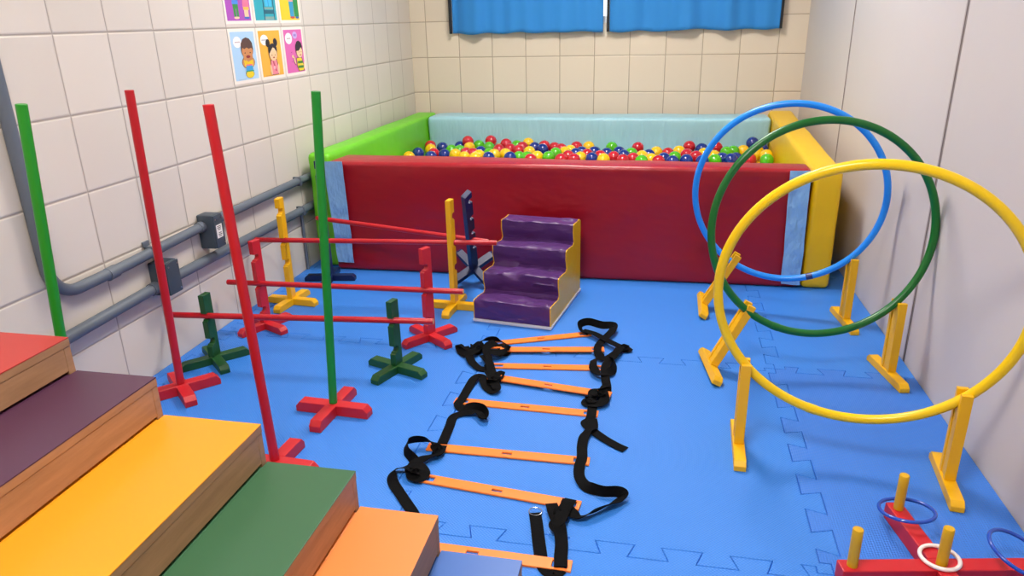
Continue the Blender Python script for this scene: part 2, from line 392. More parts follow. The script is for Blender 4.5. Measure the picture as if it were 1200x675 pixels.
def jbox(label, y0, y1, z0, z1, d, lab):
    t = thing('junction_box', label, 'junction box', (LEFT, (y0+y1)/2, z0))
    bm = bmesh.new(); box(bm, (d*.45, 0, (z1-z0)/2), (d*.9, y1-y0, z1-z0), .006, seg=3); link('box_body', bm, M['cbox'], t, True)
    bm = bmesh.new(); box(bm, (d*.95, 0, (z1-z0)/2), (d*.1, (y1-y0)*.97, (z1-z0)*.97), .0025); lid = link('lid', bm, M['cbox'], t, True)
    for a, b in (((y1-y0)*.36, .12), (-(y1-y0)*.32, .86), ((y1-y0)*.36, .88)):
        bm = bmesh.new(); tube(bm, [(d, a, (z1-z0)*b), (d+.0015, a, (z1-z0)*b)], .003, 10); link('screw', bm, M['screw'], lid)
    if lab:
        bm = bmesh.new(); box(bm, (d+.0004, -.002, (z1-z0)*.50), (.0008, .036, .050), 0)
        for q in range(3):
            box(bm, (d+.001, -.003, (z1-z0)*.50+.019-q*.006), (.0005, .023-.006*(q == 2), .0028), 0, mi=1)
            box(bm, (d+.001, -.001, (z1-z0)*.50-.006-q*.006), (.0005, .017+.006*(q == 1), .0028), 0, mi=1)
        link('label_sticker', bm, [M['label'], M['ink']], lid)
jbox('dark grey junction box with a white label on the upper conduit', 2.331, 2.388, .342, .470, .071, True)
jbox('dark grey junction box without a label on the lower conduit', 2.031, 2.100, .266, .382, .070, False)

# ------------------------------------------------------------------ posters on the left wall
pcols = {}
def pc(hexc):
    if hexc not in pcols: pcols[hexc] = mat('print_'+hexc, hexc, .55)
    return pcols[hexc]
def poster(y0, y1, z0, z1, border, bg, shapes, label):
    """flat printed sheet; shapes are given as fractions of the coloured field (u to the right, v upwards)"""
    bm = bmesh.new(); mats = [M['paper'], pc(bg)]
    box(bm, (LEFT+.0006, (y0+y1)/2, (z0+z1)/2), (.0012, y1-y0+2*border, z1-z0+2*border), 0)
    W_, H_ = y1-y0, z1-z0; lay = [0]
    def face(pts, col):
        m_ = pc(col)
        if m_ not in mats: mats.append(m_)
        lay[0] += 1; x = LEFT+.0013+lay[0]*.00012
        f = bm.faces.new([bm.verts.new((x, y0+u*W_, z0+v*H_)) for u, v in pts]); f.material_index = mats.index(m_); f.normal_update()
        if f.normal.x < 0: f.normal_flip()
    face([(0, 0), (1, 0), (1, 1), (0, 1)], bg)
    for s in shapes:
        k, col = s[0], s[1]
        if k == 'e':
            cu, cv, ru, rv = s[2:6]; rot = s[6] if len(s) > 6 else 0
            pts = []
            for q in range(28):
                a = 2*PI*q/28; ex, ey = ru*math.cos(a), rv*math.sin(a)*H_/W_
                pts.append((cu+ex*math.cos(rot)-ey*math.sin(rot), cv+(ex*math.sin(rot)+ey*math.cos(rot))*W_/H_))
            face(pts, col)
        elif k == 'p': face(s[2], col)
        elif k == 't':
            cu, cv, wd, hh, n = s[2:7]
            for q in range(n):
                a = cu-wd/2+wd*(q+.15)/n; face([(a, cv-hh/2), (a+wd*.62/n, cv-hh/2), (a+wd*.62/n, cv+hh/2), (a, cv+hh/2)], col)
    o = link('wall_poster', bm, mats); tag(o, label, 'poster', 'illustrated posters on the left wall')
SK, SK2, LN = 'c98a58', 'f0c89c', '4a2c20'
P0, P1, P2 = (2.729, 2.905), (2.940, 3.119), (3.156, 3.326)
Z0, Z1 = .916, 1.102
poster(*P0, Z0, Z1, .012, 'a9cdea', [
    ('e', 'f3f0f2', .26, .79, .17, .115), ('t', 'a08890', .26, .79, .2, .025, 5),
    ('e', LN, .62, .36, .28, .135), ('e', SK, .62, .36, .265, .125), ('p', 'e8c020', [(.45, .27), (.8, .27), (.82, .42), (.73, .40), (.62, .37), (.52, .41), (.42, .42)]),
    ('e', LN, .62, .12, .185, .09), ('p', '3a98d0', [(.47, .14), (.79, .14), (.77, .3), (.49, .3)]), ('e', 'e8cc28', .62, .11, .17, .075), ('p', 'e06080', [(.49, .29), (.77, .29), (.76, .32), (.5, .32)]),
    ('p', '28906a', [(.46, .165), (.8, .165), (.8, .19), (.46, .19)]),
    ('e', LN, .62, .60, .25, .16), ('e', SK, .62, .585, .235, .145), ('p', '5a4038', [(.36, .60), (.38, .76), (.48, .85), (.62, .88), (.76, .85), (.86, .76), (.88, .60), (.8, .66), (.7, .64), (.6, .67), (.5, .64), (.42, .67)]),
    ('e', LN, .51, .56, .03, .012), ('e', LN, .73, .56, .03, .012), ('e', '8a2830', .62, .48, .09, .03), ('e', SK, .47, .46, .05, .06, .3), ('e', SK, .77, .46, .05, .06, -.3),
    ('t', '8898a8', .25, .02, .3, .01, 8)], 'light blue poster of a child with hands at the mouth calling out')
poster(*P1, Z0, Z1, .012, 'eeb040', [
    ('e', 'f3f0f2', .25, .80, .18, .115), ('t', '888080', .25, .80, .26, .022, 8),
    ('e', '2c2228', .38, .73, .10, .085, .5), ('e', '2c2228', .74, .74, .10, .085, -.5),
    ('p', LN, [(.42, .36), (.72, .36), (.80, .06), (.74, .02), (.42, .02), (.36, .06)]), ('p', 'e88a98', [(.44, .35), (.70, .35), (.77, .07), (.70, .03), (.45, .03), (.38, .07)]),
    ('e', SK2, .40, .14, .045, .12, .12), ('e', SK2, .76, .14, .045, .12, -.12),
    ('p', 'c04860', [(.50, .33), (.56, .33), (.66, .10), (.60, .10)]), ('e', 'f4b8c0', .56, .18, .05, .04),
    ('e', LN, .57, .49, .20, .155), ('e', SK2, .57, .48, .185, .145), ('p', '2c2830', [(.36, .52), (.37, .64), (.47, .70), (.58, .72), (.70, .69), (.77, .62), (.77, .52), (.70, .56), (.60, .65), (.48, .56), (.40, .50)]),
    ('e', LN, .50, .46, .03, .008), ('e', LN, .65, .46, .03, .008), ('e', 'a85040', .58, .405, .05, .016), ('t', '8a7040', .25, .02, .3, .01, 8)],
    'orange poster of a child with two hair buns in a pink dress')
poster(*P2, Z0, Z1, .012, 'd868ae', [
    ('e', 'f3f0f2', .25, .80, .19, .13), ('t', '888080', .25, .80, .2, .025, 4), ('e', 'c8a8e0', .60, .87, .13, .085), ('t', '6858b0', .60, .87, .14, .05, 3),
    ('p', LN, [(.55, .34), (.86, .34), (.97, .1), (.93, .02), (.62, .02), (.56, .12)]), ('p', 'e6cc34', [(.57, .33), (.84, .33), (.94, .1), (.90, .03), (.64, .03), (.58, .12)]),
    ('p', '3c7838', [(.60, .26), (.88, .26), (.90, .20), (.60, .20)]), ('p', '3c7838', [(.60, .15), (.91, .15), (.92, .09), (.61, .09)]),
    ('e', LN, .45, .28, .05, .11, .35), ('e', SK2, .45, .28, .038, .10, .35), ('e', SK2, .36, .38, .05, .035), ('e', SK2, .95, .14, .035, .09, -.1),
    ('e', LN, .75, .49, .185, .155), ('e', SK2, .75, .48, .17, .145), ('p', '33282e', [(.55, .50), (.56, .64), (.64, .72), (.76, .74), (.88, .69), (.93, .60), (.92, .50), (.86, .58), (.72, .50)]),
    ('e', LN, .72, .47, .025, .008), ('e', LN, .85, .47, .025, .008), ('e', 'a85040', .79, .40, .05, .014),
    ('p', 'a03878', [(.27, .46), (.33, .48), (.33, .49), (.27, .475)]), ('p', 'a03878', [(.25, .26), (.31, .24), (.31, .25), (.25, .27)])],
    'pink poster of a waving child in a green striped yellow shirt')
poster(*P0, 1.143, 1.329, .012, 'a850b4', [
    ('e', 'f0c8a0', .40, .06, .11, .025), ('p', '388a44', [(.30, .08), (.50, .08), (.50, .34), (.28, .34)]), ('p', 'a850b4', [(.39, .08), (.41, .08), (.41, .24), (.39, .24)]),
    ('p', '4a86d8', [(.26, .33), (.52, .33), (.50, .62), (.30, .62)]), ('e', 'a06048', .56, .56, .09, .05), ('e', '3a68b8', .82, .06, .12, .025), ('p', 'f0c8a0', [(.73, .08), (.91, .08), (.90, .26), (.73, .26)]),
    ('p', 'e8b850', [(.70, .22), (.95, .22), (.94, .29), (.70, .29)]), ('p', 'ec7896', [(.68, .28), (.96, .28), (.92, .62), (.74, .62)]),
    ('e', SK2, .40, .75, .15, .12), ('e', '3a2a24', .40, .82, .15, .08), ('e', SK2, .82, .75, .14, .12), ('e', '6a4024', .82, .83, .15, .08)], 'purple poster of two children standing facing each other')
poster(*P1, 1.143, 1.329, .012, '34a4b4', [
    ('p', '1c4866', [(.40, .0), (.44, .0), (.44, .80), (.40, .80)]), ('p', '1c4866', [(.86, .0), (.90, .0), (.88, .80), (.84, .80)]),
    ('p', '88a8a0', [(.44, .02), (.86, .02), (.86, .08), (.44, .08)]), ('p', '2c6474', [(.44, .14), (.86, .14), (.86, .22), (.44, .22)]), ('p', '88a8a0', [(.44, .24), (.86, .24), (.86, .28), (.44, .28)]),
    ('p', '48b8e8', [(.50, .30), (.80, .30), (.80, .60), (.48, .60)]), ('p', '2c90c0', [(.63, .30), (.66, .30), (.66, .52), (.63, .52)]), ('p', 'a8c840', [(.46, .60), (.82, .60), (.80, .86), (.50, .86)]),
    ('e', 'f0f0e8', .42, .70, .06, .035), ('e', 'f0f0e8', .86, .70, .06, .035), ('e', SK2, .65, .93, .14, .06)], 'teal poster of a child in green and blue climbing a ladder')
poster(*P2, 1.143, 1.329, .012, 'ecc82c', [
    ('e', 'c84848', .62, .06, .12, .03), ('e', '3a68b8', .88, .06, .10, .03), ('p', '3a98c0', [(.50, .08), (.72, .08), (.72, .44), (.48, .44)]), ('p', '2c8a44', [(.74, .08), (.98, .08), (.98, .50), (.72, .50)]),
    ('p', 'ec9a98', [(.46, .42), (.72, .42), (.70, .86), (.50, .86)]), ('p', '5898d8', [(.72, .48), (.98, .48), (.94, .86), (.72, .86)]), ('e', 'c07850', .66, .66, .10, .05, -.5), ('e', SK2, .76, .58, .12, .04, .5),
    ('e', SK2, .60, .90, .12, .08), ('e', SK2, .84, .90, .12, .08)], 'yellow poster of two children hugging')

# ------------------------------------------------------------------ ball pit
def soft_panel(corners, name, m_, parent, bev=.022, cuts=26, amp=.004, seed=0, sc=5.0, bulge=0):
    """corners: 4 floor (x,y) ccw and 4 top heights -> padded upholstered block"""
    bm = bmesh.new(); (pts, zs) = corners
    lo = [bm.verts.new((x, y, .0005)) for x, y in pts]; hi = [bm.verts.new((x, y, z)) for (x, y), z in zip(pts, zs)]
    bm.faces.new(lo[::-1]); bm.faces.new(hi)
    for k in range(4): bm.faces.new((lo[k], lo[(k+1) % 4], hi[(k+1) % 4], hi[k]))
    bmesh.ops.bevel(bm, geom=bm.edges[:], offset=bev, segments=4, profile=.5, affect='EDGES')
    bm.normal_update()
    # refine large faces
    big = [e for e in bm.edges if e.calc_length() > .2]
    bmesh.ops.subdivide_edges(bm, edges=big, cuts=cuts, use_grid_fill=True)
    from mathutils import noise
    bm.normal_update()
    zt = max(zs)
    for v in bm.verts:
        if v.co.z < .01: continue
        n = noise.noise(Vector((v.co.x*sc+seed, v.co.y*sc, v.co.z*sc*1.3)))
        k = min(1, v.co.z/.06)
        v.co += v.normal*(n*amp + bulge*math.sin(min(1, v.co.z/zt)*PI))*k
    return link(name, bm, m_, parent, True)
pit = thing('ball_pit', 'large padded ball pit with red front, green and yellow ends and light blue back', 'ball pit', (-.45, 3.13, 0))
pit.location = (0, 0, 0)
soft_panel(([(-1.650, 3.165), (-1.540, 3.165), (-1.512, 4.79), (-1.650, 4.79)], [.553, .553, .552, .552]), 'end_panel', M['vgreen'], pit, amp=.003, seed=3)['label'] = 'lime green end panel'
soft_panel(([(-1.51, 4.575), (.602, 4.575), (.602, 4.79), (-1.51, 4.79)], [.545]*4), 'back_panel', M['vblue'], pit, amp=.006, seed=9)['label'] = 'light blue back panel'
soft_panel(([(.606, 3.165), (.722, 3.165), (.748, 4.80), (.606, 4.80)], [.518, .518, .565, .565]), 'end_panel', M['vyellow'], pit, amp=.003, seed=5)['label'] = 'yellow end panel'
fr = soft_panel(([(-1.535, 3.118), (.600, 3.166), (.600, 3.305), (-1.508, 3.30)], [.527, .522, .522, .530]), 'front_panel', M['vred'], pit, bev=.02, amp=.006, seed=1, sc=3.2)
fr['label'] = 'long red front panel'
bm = bmesh.new(); box(bm, (-.45, 3.94, .126), (2.1, 1.25, .252), .01); link('base_cushion', bm, M['vblue'], pit)
def flap(pts, name, lab, thick=.004):
    """pts: 4 corners bl, br, tr, tl of a cloth flap laid on the front"""
    bm = bmesh.new(); from mathutils import noise
    N1, N2 = 10, 30; g = {}
    bl, br, tr, tl = [Vector(p) for p in pts]
    for i in range(N1+1):
        for j in range(N2+1):
            u, v = i/N1, j/N2; p = (bl*(1-u)+br*u)*(1-v)+(tl*(1-u)+tr*u)*v
            p.y -= .004+.006*abs(noise.noise(Vector((p.x*22, p.z*14+p.x*20, 3)))) ; p.x += .004*noise.noise(Vector((v*5, 1, 7)))
            g[i, j] = p
    vf = {k: bm.verts.new(p) for k, p in g.items()}; vb = {k: bm.verts.new(p+Vector((0, thick*.6, 0))) for k, p in g.items()}
    for i in range(N1):
        for j in range(N2):
            bm.faces.new((vf[i, j], vf[i+1, j], vf[i+1, j+1], vf[i, j+1])); bm.faces.new((vb[i, j], vb[i, j+1], vb[i+1, j+1], vb[i+1, j]))
    per = [(i, 0) for i in range(N1)]+[(N1, j) for j in range(N2)]+[(i, N2) for i in range(N1, 0, -1)]+[(0, j) for j in range(N2, 0, -1)]
    for a, b in zip(per, per[1:]+per[:1]): bm.faces.new((vf[b], vf[a], vb[a], vb[b]))
    o = link(name, bm, M['flap'], fr, True); o['label'] = lab
yl = 3.105; yr = 3.148
flap([at_y(397, 306.5, yl), at_y(415.5, 307.5, yl), at_y(401, 189, yl), at_y(379, 189, yl)], 'cloth_flap', 'light blue cloth flap on the left end')
flap([at_y(915, 332, yr), at_y(937, 334, yr), at_y(951, 200, yr), at_y(926, 200, yr)], 'cloth_flap', 'light blue cloth flap on the right end')

# ------------------------------------------------------------------ balls
BALLS = 'R,-1475,4495,372 Y,-1429,4357,372 B,-1467,4226,372 B,-1375,4428,372 R,-1364,4213,371 B,-1292,4191,370 B,-1349,4108,372 Y,-1477,4086,372 G,-1295,4358,369 R,-1229,4509,401 Y,-1203,4444,372 G,-1164,4533,371 B,-1289,4533,363 G,-1232,4318,374 R,-1178,4266,369 B,-1095,4302,372 Y,-1219,4176,375 R,-1122,4216,374 Y,-1146,4112,371 Y,-1075,4087,373 Y,-1070,4162,374 G,-1081,4463,372 R,-1085,4533,402 Y,-1029,4532,352 G,-1030,4248,370 B,-1001,4112,372 Y,-984,4188,375 R,-978,4491,389 R,-937,4417,371 Y,-928,4239,371 B,-873,4108,375 R,-873,4360,372 R,-868,4463,375 Y,-844,4532,389 Y,-798,4320,372 G,-833,4171,367 G,-776,4124,374 B,-794,4478,372 B,-734,4412,372 R,-742,4533,374 Y,-726,4179,369 G,-656,4150,373 R,-672,4494,370 R,-622,4437,372 G,-631,4265,375 R,-539,4523,372 Y,-464,4528,372 B,-512,4270,373 Y,-584,4323,372 R,-547,4193,372 Y,-474,4164,371 R,-501,4088,373 B,-485,4340,371 R,-443,4241,374 B,-405,4135,372 B,-411,4382,365 Y,-561,4395,370 G,-917,4533,373 R,-999,4375,373 R,-744,4056,374 R,-575,4093,371 B,-409,4308,377 R,-364,4209,372 G,-322,4521,372 Y,-337,4104,373 B,-335,4297,372 R,-286,4186,372 B,-266,4352,372 B,-232,4238,372 R,-228,4093,372 G,-193,4314,372 R,-164,4521,372 R,-175,4147,372 B,-91,4281,370 Y,-128,4216,374 Y,-50,4369,372 Y,-74,4133,372 G,-125,4077,372 R,-33,4071,373 B,-5,4163,372 R,16,4331,372 Y,80,4408,372 R,141,4533,381 G,54,4208,372 R,123,4303,372 B,117,4123,372 B,42,4081,371 B,213,4503,372 R,172,4239,372 Y,220,4337,372 R,299,4533,376 Y,271,4265,372 B,202,4106,372 G,270,4138,372 B,312,4202,370 G,346,4376,376 G,389,4438,371 B,386,4210,370 B,355,4141,377 Y,449,4482,368 R,457,4168,372 Y,510,4366,371 B,501,4516,410 B,562,4533,371 Y,559,4309,373 G,546,4171,372 Y,524,4444,372'
FILL = 'Y,-1474,4063,297 G,-1088,4064,297 B,-781,4064,297 R,-704,4064,297 B,-551,4063,297 B,-474,4063,297 B,-319,4065,297 G,-242,4064,297 B,-165,4064,297 R,-87,4065,297 R,-11,4064,297 Y,66,4065,297 Y,220,4064,297 G,-1360,4131,297 R,-1128,4130,297 Y,-1051,4131,297 R,-975,4132,297 G,-897,4132,297 Y,-821,4131,297 Y,-744,4130,297 G,-667,4130,297 G,-589,4130,297 R,-512,4130,297 Y,-436,4130,297 G,-358,4131,297 G,-205,4131,297 G,-50,4131,297 R,26,4131,297 B,103,4132,297 Y,180,4130,297 R,257,4130,297 R,334,4131,297 G,-1474,4199,297 Y,-1398,4199,297 B,-1320,4199,297 Y,-1243,4198,297 G,-1088,4199,297 R,-1012,4198,297 G,-934,4198,297 Y,-857,4198,297 G,-705,4198,297 B,-550,4198,297 B,-474,4197,297 B,-395,4197,297 R,-319,4199,297 R,-243,4198,297 R,-164,4197,297 B,-89,4199,297 R,-11,4198,297 B,66,4197,297 R,374,4198,297 Y,450,4198,297 G,528,4198,297 Y,-1205,4265,297 G,-1128,4265,297 R,-1051,4266,297 Y,-897,4265,297 G,-667,4266,297 B,-590,4265,297 Y,-513,4265,297 Y,-435,4265,297 Y,-358,4264,297 G,-204,4264,297 G,-127,4264,297 B,-51,4264,297 Y,103,4266,297 R,180,4266,297 R,257,4264,297 G,-1398,4333,297 Y,-1320,4332,297 G,-1243,4332,297 B,-1089,4331,297 G,-1011,4332,297 B,-858,4332,297 B,-781,4331,297 Y,-627,4333,297 Y,-550,4331,297 B,-473,4333,297 Y,-395,4333,297 R,-319,4332,297 R,-242,4331,297 G,-165,4332,297 R,-12,4331,297 Y,143,4331,297 Y,220,4332,297 Y,529,4332,297 B,-1437,4399,297 Y,-1359,4399,297 G,-1282,4399,297 Y,-1205,4399,297 B,-975,4399,297 G,-897,4400,297 G,-744,4399,297 Y,-589,4398,297 G,-512,4399,297 R,-359,4399,297 B,-50,4398,297 Y,103,4398,297 G,335,4398,297 Y,412,4400,297 Y,489,4399,297 Y,-1473,4466,297 Y,-1397,4465,297 R,-1244,4467,297 Y,-1166,4466,297 G,-1088,4466,297 B,-1013,4465,297 R,-935,4465,297 G,-858,4466,297 B,-781,4466,297 R,-705,4466,297 Y,-626,4465,297 B,220,4465,297 Y,373,4465,297 Y,529,4465,297'
cname = dict(R='red', Y='yellow', B='dark blue', G='green')
balls = {}
for k in 'RYBG':
    bm = bmesh.new(); bmesh.ops.create_uvsphere(bm, u_segments=28, v_segments=18, radius=.0370)
    balls[k] = None; me = bpy.data.meshes.new('ball'); bm.to_mesh(me); bm.free(); me.materials.append(M['ball'+k])
    me.polygons.foreach_set('use_smooth', [True]*len(me.polygons)); balls[k] = me
for s in (BALLS+' '+FILL).split():
    k, x, y, z = s.split(',')
    o = bpy.data.objects.new('plastic_ball', balls[k]); C.objects.link(o); o.location = (int(x)/1000, int(y)/1000, int(z)/1000)
    o.rotation_euler = (random.random()*6, random.random()*6, 0)
    tag(o, 'glossy '+cname[k]+' plastic ball lying in the ball pit', 'ball', cname[k]+' balls in the ball pit')

# ------------------------------------------------------------------ foam steps
ft = thing('foam_staircase', 'small purple and yellow padded foam steps in front of the red pit wall', 'foam steps', (0, 0, 0))
fa = math.atan2(2.551-2.594, .315)      # front edge direction
FO = Vector((-.712, 2.592, 0)); FM = Matrix.Translation(FO) @ Matrix.Rotation(fa, 4, 'Z')
Wd, Run, Rise = .318, .112, .0795
base = .012
prof = []
for k in range(4):
    y0 = Run*k; z0 = base+Rise*k
    prof += [(y0+(.010 if k else 0), z0+.002), (y0-.002, z0+Rise*.55), (y0, z0+Rise-.004), (y0+.006, z0+Rise), (y0+Run*.55, z0+Rise-.002), (y0+Run-.006 if k < 3 else Run*4-.02, z0+Rise-(.007 if k < 3 else 0))]
def ext_profile(bm, outline, x0, x1, nx, mi=0, wr=0, seed=0):
    from mathutils import noise
    # densify
    D = []
    for a, b in zip(outline, outline[1:]+outline[:1]):
        L = math.dist(a, b); n = max(1, int(L/.010))
        for k in range(n): D.append((a[0]+(b[0]-a[0])*k/n, a[1]+(b[1]-a[1])*k/n))
    rows = []
    for i in range(nx+1):
        x = x0+(x1-x0)*i/nx; row = []
        for y, z in D:
            e = min(1, min(x-x0, x1-x)/.02+.0)
            p = Vector((x, y, z))
            if wr and .02 < z and y < Run*4-.03:
                n = noise.noise(Vector((x*7+seed, y*16+x*5, z*26)))+.5*noise.noise(Vector((x*16, y*30+seed, z*40)))
                n2 = 1-abs(noise.noise(Vector((x*9+z*14, y*14-x*6, z*30+seed))))*2
                p.z += wr*(n*.6+max(0, n2)*.45)*e; p.y -= wr*(n*.7+max(0, n2)*.3)*e
            row.append(bm.verts.new(p))
        rows.append(row)
    n = len(D)
    for i in range(nx):
        for k in range(n):
            f = bm.faces.new((rows[i][k], rows[i+1][k], rows[i+1][(k+1) % n], rows[i][(k+1) % n])); f.material_index = mi
    bm.faces.new(rows[0][::-1]); bm.faces.new(rows[-1])
    bmesh.ops.recalc_face_normals(bm, faces=bm.faces)
bm = bmesh.new(); out = prof+[(Run*4+.003, base+Rise*4-.01), (Run*4+.003, base)]
ext_profile(bm, out, .0035, Wd-.0035, 52, wr=.012, seed=4)
bmesh.ops.transform(bm, matrix=FM, verts=bm.verts); link('purple_cover', bm, M['purple'], ft, True)
for x0, x1 in ((0, .0032), (Wd-.0032, Wd)):
    bm = bmesh.new(); ext_profile(bm, [(a, b) for a, b in prof]+[(Run*4+.002, base+Rise*4-.01), (Run*4+.002, base)], x0, x1, 3)
    bmesh.ops.transform(bm, matrix=FM, verts=bm.verts); link('side_panel', bm, M['stair_yellow'], ft, True)
bm = bmesh.new(); box(bm, (Wd/2, Run*2+.001, .0065), (Wd+.008, Run*4+.012, .012), .004, M=FM); link('base_welt', bm, M['white_vinyl'], ft, True)

# ------------------------------------------------------------------ stands with cross feet
def bar_outline(L, w_, ch):
    return [(-L, -w_+ch), (-L+ch, -w_), (L-ch, -w_), (L, -w_+ch), (L, w_-ch), (L-ch, w_), (-L+ch, w_), (-L, w_-ch)]
def foot_bar(bm, L, w_, h, rz, ch=.010, M_=None):
    """bar with sloping chamfered ends"""
    t = bmesh.new()
    sec = [(-L, 0), (L, 0), (L, h*.55), (L-ch*1.3, h), (-L+ch*1.3, h), (-L, h*.55)]
    a = [t.verts.new((x, -w_, z)) for x, z in sec]; b = [t.verts.new((x, w_, z)) for x, z in sec]
    t.faces.new(a); t.faces.new(b[::-1])
    for k in range(6): t.faces.new((a[k], b[k], b[(k+1) % 6], a[(k+1) % 6]))
    bmesh.ops.recalc_face_normals(t, faces=t.faces)
    bmesh.ops.bevel(t, geom=t.edges[:], offset=.0012, segments=1, affect='EDGES')
    X = Matrix.Rotation(rz, 4, 'Z'); merge(bm, t, 0, (M_ @ X) if M_ is not None else X)
def cross_feet(parent, m_, L=.118, w_=.0165, h=.028):
    bm = bmesh.new(); foot_bar(bm, L, w_, h, 0); link('foot_bar', bm, m_, parent)
    # the second bar is halved around the first, so it is two arms
    for s in (1, -1):
        bm = bmesh.new(); t = bmesh.new()
        Lh = (L-w_-.0002)
        sec = [(0, 0), (Lh, 0), (Lh, h*.55), (Lh-.013, h), (0, h)]
        a = [t.verts.new((x, -w_, z)) for x, z in sec]; b = [t.verts.new((x, w_, z)) for x, z in sec]
        t.faces.new(a); t.faces.new(b[::-1])
        for k in range(5): t.faces.new((a[k], b[k], b[(k+1) % 5], a[(k+1) % 5]))
        bmesh.ops.recalc_face_normals(t, faces=t.faces)
        bmesh.ops.bevel(t, geom=t.edges[:], offset=.0012, segments=1, affect='EDGES')
        X = Matrix.Rotation(PI/2*s, 4, 'Z') @ Matrix.Translation((w_+.0002, 0, 0)); merge(bm, t, 0, X); link('foot_bar', bm, m_, parent)
def hurdle_stand(label, x, y, h, notches, u_deg, foot_deg, m_, nm, mtx=None):
    t = thing('hurdle_stand', label, 'hurdle stand', (x, y, .0004), math.radians(foot_deg), 'notched hurdle stands')
    cross_feet(t, m_)
    W_ = .021; z0 = .0283; pts = [(-W_, z0), (W_, z0)]
    for zn in sorted(notches):
        cxn = .0085; r = .0122
        pts.append((W_, zn-.019)); pts.append((W_-.006, zn-.017))
        for a in range(-75, -286, -15): pts.append((cxn+r*math.cos(math.radians(a)), zn+r*math.sin(math.radians(a))))
        pts.append((W_, zn+r*.98))
    pts += [(W_, h), (-W_, h)]
    # outline is in (u, z); thickness runs across
    bm = bmesh.new(); a = math.radians(u_deg-foot_deg)
    R3 = Matrix.Rotation(a, 4, 'Z') @ Matrix(((1, 0, 0, 0), (0, 0, 1, 0), (0, 1, 0, 0), (0, 0, 0, 1)))
    prism(bm, pts, -.0105, .0105, bev=.0009, M=R3)
    bmesh.ops.recalc_face_normals(bm, faces=bm.faces)
    link('notched_post', bm, m_, t)
    return t
def rod(p, q, px0, px1, label):
    """round rod through p and q, ends where it meets the given photo columns"""
    p, q = Vector(p), Vector(q); d = q-p
    def ext(px):
        best = min((abs(proj_x(p+d*s)-px), s) for s in [i/400 for i in range(-300, 800)]); return p+d*best[1]
    a, b = ext(px0), ext(px1)
    if a.x < LEFT+.014: a = p+d*((LEFT+.014-p.x)/d.x)
    bm = bmesh.new(); tube(bm, [a, a+(b-a)*.5, b-(b-a).normalized()*.0012, b], [.0103, .0103, .0103, .0098], 16); o = link('wooden_rod', bm, [M['redrod'], M['woodend']], None, True)
    o.data.polygons[len(o.data.polygons)-1].material_index = 1
    tag(o, label, 'rod', 'red rods laid across the hurdle stands'); return a, b
def proj_x(P):
    v = Vector(P)-Vector((0, 0, H)); return 600+FPX*v.dot(cam_r)/v.dot(fwd)
# rod support points
gA, gB = at_y(243, 370, 2.077), at_y(461, 375.5, 2.117)
rA, rB = at_y(303, 332, 2.392), at_y(500, 340, 2.386)
yA, yB = at_y(332, 281.5, 2.652), at_y(532, 284, 2.722)
nA, nB = at_y(375, 256, 2.963), at_y(560, 281.5, 2.845)
rod(gA, gB, 200, 508, 'lowest red rod resting on the two dark green stands')
rod(rA, rB, 267, 543, 'red rod resting on the two red stands')
rod(yA, yB, 296, 582, 'red rod resting on the two yellow stands')
rod(nA, nB, 371, 572, 'slanting red rod on the navy stands in front of the pit')
hurdle_stand('dark green short notched stand beside the left wall', -1.533, 2.085, .26, [.088, gA.z-.0012], 268, 48, M['dgreen'], 'dgreen')
hurdle_stand('dark green short notched stand right of the green pole', -.864, 2.125, .26, [.088, gB.z-.0012], 257, -20, M['dgreen'], 'dgreen')
hurdle_stand('red notched stand near the left wall', -1.512, 2.402, .36, [.082, rA.z-.0012, .296], 257, -26, M['red'], 'red')
hurdle_stand('red notched stand in front of the yellow one, right side of the hurdle', -.832, 2.395, .36, [.082, rB.z-.0012, .290], 242, -37, M['red'], 'red')
hurdle_stand('yellow notched stand near the left wall', -1.535, 2.662, .462, [.19, yA.z-.0012, .41], 274, -5, M['yellow'], 'yellow')
hurdle_stand('yellow notched stand beside the purple foam steps', -.826, 2.712, .462, [.18, yB.z-.0012, .395], 86, -3, M['yellow'], 'yellow')
hurdle_stand('tall navy notched stand in front of the green pit end', -1.50, 2.968, .56, [.19, nA.z-.0012, .402, .514], 279, 10, M['navy'], 'navy')
t = hurdle_stand('tall navy notched stand tipped over against the red pit wall, beside the foam steps', 0, 0, .56, [.19, .30, .402, .514], 62, 48, M['navy'], 'navy')
ax = Vector((.074, -.338, .412)).normalized(); uy = Vector((0, 0, 1)).cross(ax).normalized()
# x axis (notch side) kept roughly along the wall
xax = (Vector((1, 0, 0))-ax*ax.x).normalized(); yax = ax.cross(xax)
R = Matrix((xax, yax, ax)).transposed().to_4x4()
t.rotation_euler = (R @ Matrix.Rotation(math.radians(48), 4, 'Z')).to_euler(); t.location = (-.818, 3.012, .0705)

def pole_stand(label, x, y, foot_deg, pm, top=.962, lean=0):
    t = thing('slalom_pole', label, 'slalom pole', (x, y, .0004), math.radians(foot_deg), 'tall slalom poles on red cross feet')
    cross_feet(t, M['red'], L=.12, w_=.0185, h=.034)
    bm = bmesh.new(); tube(bm, [(0, 0, .0345), (0, 0, top/2), (0, 0, top-.001), (0, 0, top)], [.0125, .0125, .0125, .0115], 20)
    p = link('pole', bm, pm, t, True)
    if lean:      # the pole sits crooked in its socket
        p.matrix_local = Matrix.Translation((0, 0, .0345)) @ (Matrix.Rotation(-math.radians(foot_deg), 4, 'Z') @ Matrix.Rotation(lean, 4, 'Y') @ Matrix.Rotation(math.radians(foot_deg), 4, 'Z')) @ Matrix.Translation((0, 0, -.0345+.0125*abs(math.sin(lean))))
    return t
pole_stand('tall red pole on a red cross foot beside the left wall', -1.512, 1.860, 48, M['redrod'], lean=.025)
